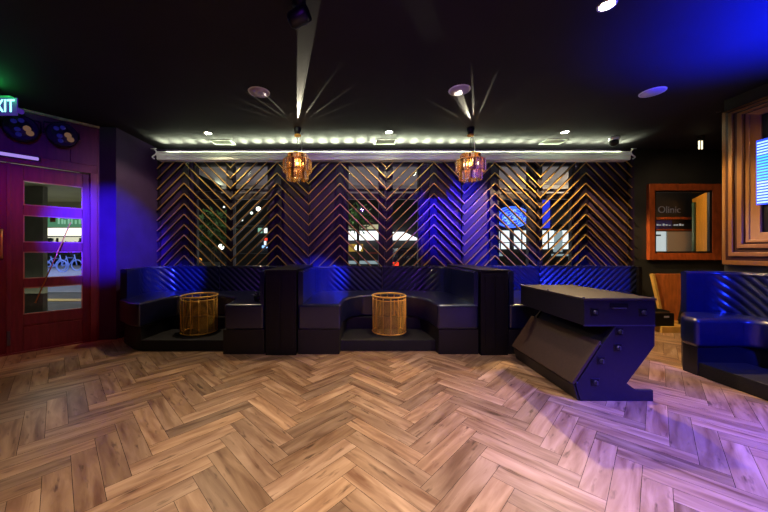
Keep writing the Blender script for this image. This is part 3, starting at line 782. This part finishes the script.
# back soffit and beam
so=MB().box(-3.6,6.5,5.43,8.0,3.02,3.10).build('trim_4',soffit_m); struct(so)
so=MB().box(-3.6,6.5,7.95,8.12,2.74,3.10).build('trim_5',soffit_m); struct(so)
def slab(name,x0,x1,y0,y1,Y,m,label,cat,th=.15,parent=None,group=None):
    a=P(x0,y1,Y); b=P(x1,y0,Y)
    o=MB().box(a.x,b.x,Y,Y+th,a.z,b.z).build(name,m,parent)
    if parent is None: tag(o,label,cat,group)
    return o
# far buildings (thing with parts)
fb1=thing('shop_building',(PX(235,13),13,0),'dark shop building seen through the left window pair','building')
slab('wall',150,318,150,290,13,facade_d,'','',.4,fb1)
slab('shelf',230,275,225,226.5,12.9,facade,'','',.1,fb1); slab('shelf',230,275,253,254,12.9,facade,'','',.1,fb1)
slab('sign_panel',258,262,228,233,12.9,e_greenl,'','',.05,fb1); slab('sign_panel',264,267,228,233,12.9,e_dot,'','',.05,fb1)
slab('sign_panel',264.5,270.5,238,240.5,12.9,e_red,'','',.05,fb1)
slab('display_case',262,272,245.5,248,12.9,e_neonl,'','',.05,fb1); slab('display_case',264,266,241,245,12.9,e_shop,'','',.05,fb1)
slab('display_case',200,230,262,266,12.9,facade,'','',.05,fb1)
fb2=thing('canopy_building',(PX(384,14),14,0),'building with white lit canopy seen through the centre window pair','building')
slab('wall',320,455,150,290,14,facade_d,'','',.4,fb2)
slab('fascia',344,380,224.5,229,13.8,e_cream,'','',.1,fb2)
slab('canopy_light',340,379.5,231,240,13.7,e_white,'','',.2,fb2)
pxp=[(392,232),(404,232),(421,240),(392,240)]
cp=pxpoly(pxp,13.7,.2,'canopy_light',e_white,fb2,0)
slab('sign_panel',340,363,244,251.5,13.7,e_ochre,'','',.1,fb2)
slab('step',340,382,261,264,13.6,e_shopgrey,'','',.2,fb2); slab('step',392,425,259.5,262.5,13.6,e_shopgrey,'','',.2,fb2)  # pale bands near the road, given a glow of their own
slab('red_panel',368,378,252,254,13.7,e_red,'','',.05,fb2).data.materials[0]=mat('dull_red_panel',(.25,.04,.03),.6)
slab('window_light',419,424,226,233,13.7,e_bluepanel,'','',.05,fb2)
fb3=thing('white_shop_building',(PX(535,12),12,0),'shop building with bright white windows seen through the right window pair','building')
slab('wall',458,640,150,290,12,facade_d,'','',.4,fb3)
for (a,b) in ((492,509.5),(514.5,529.5),(543,554),(562.5,578)):
    q=slab('shop_window',a,b,230.5,249,11.95,e_shop,'','',.04,fb3)
    mb=MB(); 
    for xx in ([a+ (b-a)*.45]): 
        A=P(xx,249,11.93);B=P(xx+.8,230.5,11.93); mb.box(A.x,B.x,11.9,11.95,A.z,B.z)
    A=P(a,243,11.93);B=P(b,242.2,11.93); mb.box(A.x,B.x,11.9,11.95,A.z,B.z)
    gq=mb.build('glazing_bars',black_metal,q); gq.data.transform(Matrix.Translation(-Vector(fb3.location)))
slab('shop_door',554,562.5,231,252,11.95,e_shopgrey,'','',.04,fb3)
slab('lower_panel',497,503,252.5,256,11.95,e_shopgrey,'','',.04,fb3)
slab('lower_panel',552,572,254,256,11.95,e_shopgrey,'','',.04,fb3)
slab('sign_panel',543,550,200,228,11.9,e_bluepanel,'','',.05,fb3)
slab('grey_awning',552,576,204,224,11.9,facade,'','',.3,fb3)
# round blue neon sign
nY=11.5; ncx,ncz=PX(512.5,nY),PH(217,nY)
ns_=thing('neon_sign',(ncx,nY,ncz),'round tangled blue neon sign seen through the right window pair','neon sign')
mb=MB()
for r_ in (.62,.5,.36,.22):
    mb.tube([(1.05*r_*math.cos(a*PI/20),0,.62*r_*math.sin(a*PI/20)) for a in range(40)],.018,6,True)
mb.build('ring_tubes',e_neon,ns_,loc=True)
mb=MB()
for k in range(26):
    a=random.random()*2*PI; r_=random.random()*.5; x_,z_=r_*1.1*math.cos(a),r_*.6*math.sin(a)
    mb.tube([(x_+.09*math.cos(j*.9+k),0.01,z_+.06*math.sin(j*.9*1.3+k)) for j in range(5)],.011,5)
mb.build('script_tubes',e_neonl,ns_,loc=True)
MB().lathe([(.001,0),(1,0),(1,.04),(.001,.04)],axis='y',n=40).build('backing_disc',e_bluepanel,ns_,loc=True).data.transform(Matrix.Translation((0,.08,0))@Matrix.Diagonal((.66,1,.42,1)))
# lamps
def globe(x,y,Y,r,m,label,name='globe_lamp'):
    p=P(x,y,Y); t=thing(name,(p.x,Y,0),label,'lamp')
    MB().lathe([(.001,-r)]+[(r*math.cos(a*PI/12),r*math.sin(a*PI/12)) for a in range(-5,6)]+[(.001,r)],c=(0,0,p.z),n=20).build('globe',m,t,loc=True)
    MB().tube([(0,0,-.02),(0,0,p.z-r)],.03,8).build('post',black_metal,t,loc=True)
globe(221,247,10.5,.10,e_lamp,'white globe lamp low in the left window pair')
globe(358,248,12.5,.14,e_lamp,'white globe lamp beside the ochre sign through the centre windows')
globe(199.5,260,9.5,.07,e_orange,'dim orange lamp low at the left of the left window pair')
for (x,y,r) in ((258.5,209,.07),(251.5,213,.045),(242,220,.035),(224,207,.03)):
    p=P(x,y,9); t=thing('string_light',(p.x,9,p.z),'small hanging light seen through the right pane of the left window pair' if x>230 else 'small hanging light seen through the left pane of the left window pair','light','string lights beyond the left window pair')
    MB().lathe([(.001,-r)]+[(r*math.cos(a*PI/8),r*math.sin(a*PI/8)) for a in range(-3,4)]+[(.001,r)],n=14).build('bulb',e_dot if r<.06 else e_lamp,t,loc=True)
    MB().tube([(0,0,r*.8),(0,0,4.0-p.z)],.006,5).build('wire',black_metal,t,loc=True)
def tree(x,yb,Y,h,r,m,label,squash=1.0,name='shrub',cat='shrub',group=None):
    X_=PX(x,Y); t=thing(name,(X_,Y,-.02),label,cat,group)
    mb=MB(); 
    for k in range(420):
        a=random.random()*2*PI; u=random.uniform(-1,1); rr=r*random.random()**.33
        c=Vector((rr*math.sqrt(1-u*u)*math.cos(a),rr*math.sqrt(1-u*u)*math.sin(a)*.7,h+rr*u*squash))
        d=Vector((random.uniform(-1,1),random.uniform(-1,1),random.uniform(-1,1))).normalized(); e=d.orthogonal().normalized()
        L_=.10*r/.5; mb.add([c,c+d*L_+e*L_*.35,c+d*L_*2,c+d*L_-e*L_*.35],[(0,1,2,3)])
    mb.build('foliage',m,t,loc=True)
    MB().tube([(0,0,0),(0,0,h)],.05,8).build('trunk',bark,t,loc=True)
tree(213,235,8.6,1.9,.55,leaf,'green leafy shrub seen through the left pane of the left windows')
tree(358,215,10,2.35,.45,leaf,'olive green shrub seen through the left pane of the centre windows')
# car through centre windows
car=thing('parked_car',(PX(408,10.9),10.9,-.02),'dark parked car with red tail lights beyond the centre windows','car')
cx_=0
prof_=[(-.9,.25),(-.92,.7),(-.85,.95),(-.68,1.0),(-.5,1.38),(.5,1.38),(.68,1.0),(.85,.95),(.92,.7),(.9,.25)]
k_=len(prof_)
mb=MB(); vs=[(a,-1.0,z) for a,z in prof_]+[(a,2.4,z) for a,z in prof_]; mb.add(vs,[tuple(range(k_)),tuple(range(k_,2*k_))[::-1]]+[(i,k_+i,k_+(i+1)%k_,(i+1)%k_) for i in range(k_)])
mb.build('body',mat('dark_car_paint',(.03,.03,.04),.2,coat=.8),car,loc=True,bevel=.05,seg=3)
MB().box(-.5,.5,-1.02,-.99,1.05,1.33).build('rear_window',smoke,car,loc=True)
for sx in (-1,1):
    MB().box(sx*.62-.14,sx*.62+.14,-1.03,-.99,.78,.92).build('tail_light',e_red,car,loc=True,bevel=.01)
    for yy in (-.4,1.8):
        MB().lathe([(.001,0),(.3,0),(.3,.18),(.001,.18)],n=20).build('wheel',black_metal,car,loc=True).data.transform(Matrix.Translation((sx*.82-.09,yy,.3))@Matrix.Rotation(PI/2,4,'Y'))
# ------------------------------------------------------------------ outside the door
so=MB().prism([(-4.3,4.35),S(.0,-.2),S(3.4,-.2),(-9.5,2.2),(-11.5,8.2),(-6.4,8.2)],2.62,2.72).build('trim_6',soffit_o); struct(so)
so=MB().box(-13,-5.2,8.2,8.4,PH(213,8.3),2.9).build('trim_7',soffit_o); struct(so)
pc=MB().box(PX(20,6.2),PX(43,6.2),6.2,6.30,-.02,2.62).build('entry_pillar',mat('grey_olive_pillar',(.10,.10,.085),.7,var=.2,scale=3),bevel=.01); tag(pc,'grey square pillar standing outside the glazed red door','pillar')
db=thing('street_building',(PX(68,26),26,0),'building with green sign and bright white canopy seen through the red door','building')
slab('wall',-60,150,180,262,26,facade,'','',.4,db)
slab('sign_board',47,110,213,227,25.8,e_green,'','',.1,db)
slab('canopy_light',44,120,228,235.5,25.5,e_warmw,'','',.3,db)
slab('storefront',44,120,237,246,25.8,e_warmw,'','',.1,db).data.materials[0]=emat('cream_storefront',(.9,.85,.65),.9)
for (a,b) in ((46,52),(56,58),(79,82)): slab('doorway',a,b,238,250,25.6,facade_d,'','',.05,db)
text('ARCADE','sign_marks',.01,e_greenl,db,Matrix.Translation((0,0,-50))) if False else None
mb=MB()
for k,xx in enumerate((58,61.5,64,68,71,75,79)):
    A=P(xx,224,25.7);B=P(xx+1.4,218+(k%3),25.7); mb.box(A.x,B.x,25.68,25.72,A.z,B.z)
mb.build('sign_strokes',e_greenl,db)
slab('sign_disc',50,55,215,222,25.7,mat('dull_brown_disc',(.3,.12,.05),.6),'','',.05,db)
pav=MB().box(-50,-5.2,9.2,25.5,-.02,.005).build('trim_8',paving); struct(pav)
ln=MB().box(-30,-5.2,7.7,8.05,-.018,-.008).build('trim_9',kerb_y); struct(ln)
for (x,r,lab) in ((49,.75,'dark round bush left of the street trees through the door glass'),(66,.5,'narrow dark tree in the middle of the door glass'),(81,.6,'dark bush at the right of the door glass')):
    tree(x,262,24,1.35,r,leafdark,lab,1.2,'bush','bush','bushes across the street')
dim_bike=emat('dim_blue_glow',(.15,.25,.9),.45,base=(.1,.15,.4))  # faint blue glow put into the bicycles, which carry no lamps
def bike(x,Y,label):
    X_=PX(x,Y); t=thing('bicycle',(X_,Y,0.005),label,'bicycle','bicycles across the street')
    for dx in (-.5,.5):
        MB().tube([(dx+.33*math.cos(a*PI/12),0,.34+.33*math.sin(a*PI/12)) for a in range(24)],.03,6,True).build('wheel',dim_bike,t,loc=True)
    mb=MB(); mb.tube([(-.5,0,.34),(0,0,.34),(.35,0,.8),(-.15,0,.8),(-.5,0,.34)],.028,6); mb.tube([(0,0,.34),(-.2,0,.95)],.028,6); mb.tube([(.5,0,.34),(.33,0,1.0)],.028,6); mb.build('frame',dim_bike,t,loc=True)
    MB().box(-.32,-.1,-.06,.06,.93,.98).build('saddle',black_metal,t,loc=True,bevel=.01); MB().tube([(.3,-.2,1.0),(.33,.2,1.0)],.02,6).build('handlebar',black_metal,t,loc=True)
bike(54,17.5,'blue lit bicycle nearest the pillar through the door glass'); bike(69,19,'blue lit bicycle in the middle of the door glass')

# ------------------------------------------------------------------ made-up room behind the red frame, standing for a mirror reflection
rY=7.4
bk=thing('sign_partition',(PX(680,rY),rY,0),'dark partition with faint lettering made up for the reflection in the orange framed mirror','partition')
slab('wall',620,712,150,300,rY,wallblack,'','',.1,bk)
slab('rail',652,702,217,219.3,rY-.06,frame_red,'','',.05,bk); slab('rail',652,700,229,230.5,rY-.06,frame_red,'','',.05,bk)
slab('blue_band',654,672,220,229,rY-.04,e_bluepanel,'','',.03,bk).data.materials[0]=mat('deep_blue_band',(.03,.03,.22),.6)
text('Olinic','large_lettering',.235,mat('slate_letters',(.16,.18,.26),.6),bk,Matrix.Translation((PX(668.5,rY),rY-.02,PH(210,rY)))@FACE)
mb=MB()
for xx,hh in ((657,1.6),(659.5,1.1),(663,1.9),(666,1.2),(669,.8),(674,1.2),(676.5,1.3),(679.5,1.9),(682,1.1)):
    A=P(xx,225.6,rY-.07);B=P(xx+1.3,225.6-hh,rY-.07); mb.box(A.x,B.x,rY-.08,rY-.06,A.z,B.z)
mb.build('small_lettering',emat('faint_letter_light',(.6,.6,.6),.5),bk); MATS['dot_light']
slab('grey_panel',667,700,231.5,256,rY-.05,e_roomgrey,'','',.04,bk)
slab('bright_panel',652,666,231.5,256,rY-.05,e_room,'','',.04,bk)
slab('dark_bar',653,661,234.5,236,rY-.08,black_metal,'','',.03,bk)
ap=MB().prism([(PX(692,7.25),7.25),(PX(716,5.9),5.9),(PX(725,5.9),5.9),(PX(725,7.25),7.25)],0,PH(194,6.6)).build('wood_post_panel',yellowwood,bevel=.01); tag(ap,'amber wood panel at the right, made up for the reflection in the orange framed mirror','panel')
gq=MB().tube([(PX(694,6.3),6.3,0),(PX(694,6.3),6.3,2.3)],.03,8).build('dark_pipe',mat('dull_green_pipe',(.03,.05,.02),.5)); tag(gq,'thin dark green pipe standing beside the amber panel','pipe')

# ------------------------------------------------------------------ lights
def spot(loc,target,power,color,size_deg,blend=.3,radius=.03,name='spot'):
    l=bpy.data.lights.new(name,'SPOT'); l.energy=power; l.color=color; l.spot_size=math.radians(size_deg); l.spot_blend=blend; l.shadow_soft_size=radius
    o=bpy.data.objects.new(name,l); col.objects.link(o); o.location=loc
    d=Vector(target)-Vector(loc); o.rotation_euler=d.to_track_quat('-Z','Y').to_euler(); return o
def point(loc,power,color,radius=.05,name='point'):
    l=bpy.data.lights.new(name,'POINT'); l.energy=power; l.color=color; l.shadow_soft_size=radius
    o=bpy.data.objects.new(name,l); col.objects.link(o); o.location=loc; return o
def area(loc,target,power,color,sx,sy,name='area'):
    l=bpy.data.lights.new(name,'AREA'); l.energy=power; l.color=color; l.shape='RECTANGLE'; l.size=sx; l.size_y=sy
    o=bpy.data.objects.new(name,l); col.objects.link(o); o.location=loc
    d=Vector(target)-Vector(loc); o.rotation_euler=d.to_track_quat('-Z','Y').to_euler(); return o
WARM=(1,.80,.50)
for i,(X,Y) in enumerate(DL):
    spot((X,Y,HC-.02),(X,Y-(.2 if i<3 else 0),0),[85,85,450,120][i],[WARM,WARM,(1,.68,.30),(1,.84,.72)][i],[146,146,132,120][i],[.25,.25,.25,.7][i],.035,'downlight_lamp')
for X,Y,p in ((-2.6,1.4,65),(.15,1.4,370),(.3,-.4,150),(1.1,.4,75),(-3.0,-.8,25)):
    spot((X,Y,HC-.02),(X,Y,0),p,(1,.82,.66) if X>-2 else (1,.68,.38),105,.9,.06,'downlight_lamp')
nl=36
for k in range(nl):
    x=tx0+.2+(tx1-tx0-.4)*k/(nl-1)
    spot((x,TY+.05,th1-.005),(x,TY-.50,HC+.16),90,(.90,1,.68),42,1,.07,'led_module')
area(((tx0+tx1)/2,TY-.05,th1-.01),((tx0+tx1)/2,TY-.05,HC),30,(.88,1,.66),7.6,.02,'led_strip_light')
for k in range(11):
    x=-3.2+.75*k
    spot((x,3.9,HC-.03),(x,TY,2.80),9,(.86,1,.70),46,1,.05,'trough_fill')  # unseen spots added to brighten the trough face
for cx_,dirv,pw in (((PX(298,4.38)),(.24,-1),750),((PX(472,4.38)),(-.58,-1),420)):
    base=Vector((cx_,4.31,HC-.020))
    def ray(dx,dy,deg,p): spot(base,base+Vector((dx,dy,.03)),p,(1,.90,.66),deg,.25,.004,'chandelier_beam')
    ray(dirv[0],dirv[1],5,pw)
    for an in (-62,-48,-34,-22,-12,14,26,38,50,64):
        a=math.radians(an); ray(math.sin(a),-math.cos(a),2.0,pw*.30)
    point((cx_,4.38,HC-.50),4,(1,.75,.42),.05,'chandelier_lamp')
BL=(.01,.03,1); PU=(.25,.03,1)
spot((3.75,2.0,1.9),(3.45,1.9,HC+.6),2600,(.0,.008,1),110,1,.10,'blue_uplight')
spot((4.1,.4,2.7),(2.75,1.25,0),3300,(.05,.025,1),60,.9,.05,'blue_stage_light')
spot((3.7,.0,2.6),(4.0,3.3,.8),1500,BL,34,.7,.05,'blue_stage_light')
spot((2.9,.3,2.75),(1.75,5.2,1.85),3400,(.008,.004,1),19,.8,.03,'blue_stage_light')
spot((-1.2,.4,2.9),(-3.64,4.36,1.55),8000,(.04,.01,1),18,.8,.03,'blue_stage_light')
spot((-1.6,1.2,2.8),(-4.2,3.8,1.1),130,(1,.02,.10),44,.9,.04,'red_stage_light')
spot((-1.6,1.2,2.8),(-4.4,3.5,2.4),70,(.10,.01,1),44,.9,.04,'blue_stage_light')
spot((.8,2.0,2.9),(-.62,4.85,.85),4000,BL,17,.7,.03,'blue_stage_light')
spot((-1.2,2.0,2.9),(-3.0,4.9,.85),2200,BL,15,.7,.03,'blue_stage_light')
spot((1.9,1.4,2.9),(2.6,5.0,.85),2200,BL,24,.7,.03,'blue_stage_light')
spot((.2,-.5,2.8),(.4,4.8,1.4),260,(.22,.03,.8),60,.8,.05,'purple_fill')  # fill added to tint the back wall purple
spot((1.2,.3,2.4),(2.3,2.6,.6),200,(.06,.02,1),26,.8,.03,'blue_stage_light')
spot((-1.0,2.6,2.8),(-3.5,4.85,1.9),90,(.5,.22,.6),50,.8,.05,'purple_fill')  # fill added to lift the dark left side wall
point((-3.85,3.2,3.0),1.6,(.03,1,.15),.03,'exit_glow')
spot((2.6,2.2,2.95),(4.38,3.4,1.9),55,(1,.62,.25),40,.7,.05,'amber_wash')
spot((4.9,3.9,2.95),(5.8,5.3,1.6),30,(1,.72,.4),90,.8,.05,'amber_wash')
spot((3.9,4.0,2.95),(5.2,5.0,.6),60,(1,.62,.25),50,.6,.04,'amber_wash')
area((1,6.9,1.0),(1,6.9,3),60,(.95,.88,1),8,1.0,'outdoor_fill')  # unseen upward panel added to light the back soffit
area((-8,7,.4),(-8,7,3),40,(.9,.9,.6),4,2,'outdoor_fill')  # unseen upward panel below the door soffit
area((-9,8,2.4),(-9,8,0),60,(.9,.9,.7),3,2,'outdoor_fill')
area((-18,16,5),(-18,16,0),900,(.6,.65,1),8,8,'outdoor_fill')
point((-5.3,4.9,2.0),14,(1,.95,.75),.2,'outdoor_fill')  # added outside the door to brighten the pillar
point((-.5,9.3,3.2),60,(.9,1,.7),.2,'outdoor_fill')
point((-3.6,8.0,3.0),30,(.9,1,.7),.2,'outdoor_fill')
point((5.7,6.9,2.7),110,(1,.85,.6),.1,'mirror_room_fill')  # unseen lamp added to brighten the amber panel and lettering

wd=bpy.data.worlds.new('World'); scene.world=wd; wd.use_nodes=True
wd.node_tree.nodes['Background'].inputs[0].default_value=(.010,.008,.02,1); wd.node_tree.nodes['Background'].inputs[1].default_value=.4

# ------------------------------------------------------------------ camera
cam=bpy.data.cameras.new('camera'); co=bpy.data.objects.new('camera',cam); col.objects.link(co)
co.location=(0,0,CH); co.rotation_euler=(PI/2,0,0)
cam.sensor_width=36; cam.lens=F/768*36; cam.shift_x=(384-CX)/768; cam.shift_y=-(256-CY)/768
cam.clip_start=.05
scene.camera=co
scene.view_settings.view_transform='Standard'; scene.view_settings.look='None'; scene.view_settings.gamma=1; scene.view_settings.exposure=0
scene.view_settings.use_curve_mapping=False
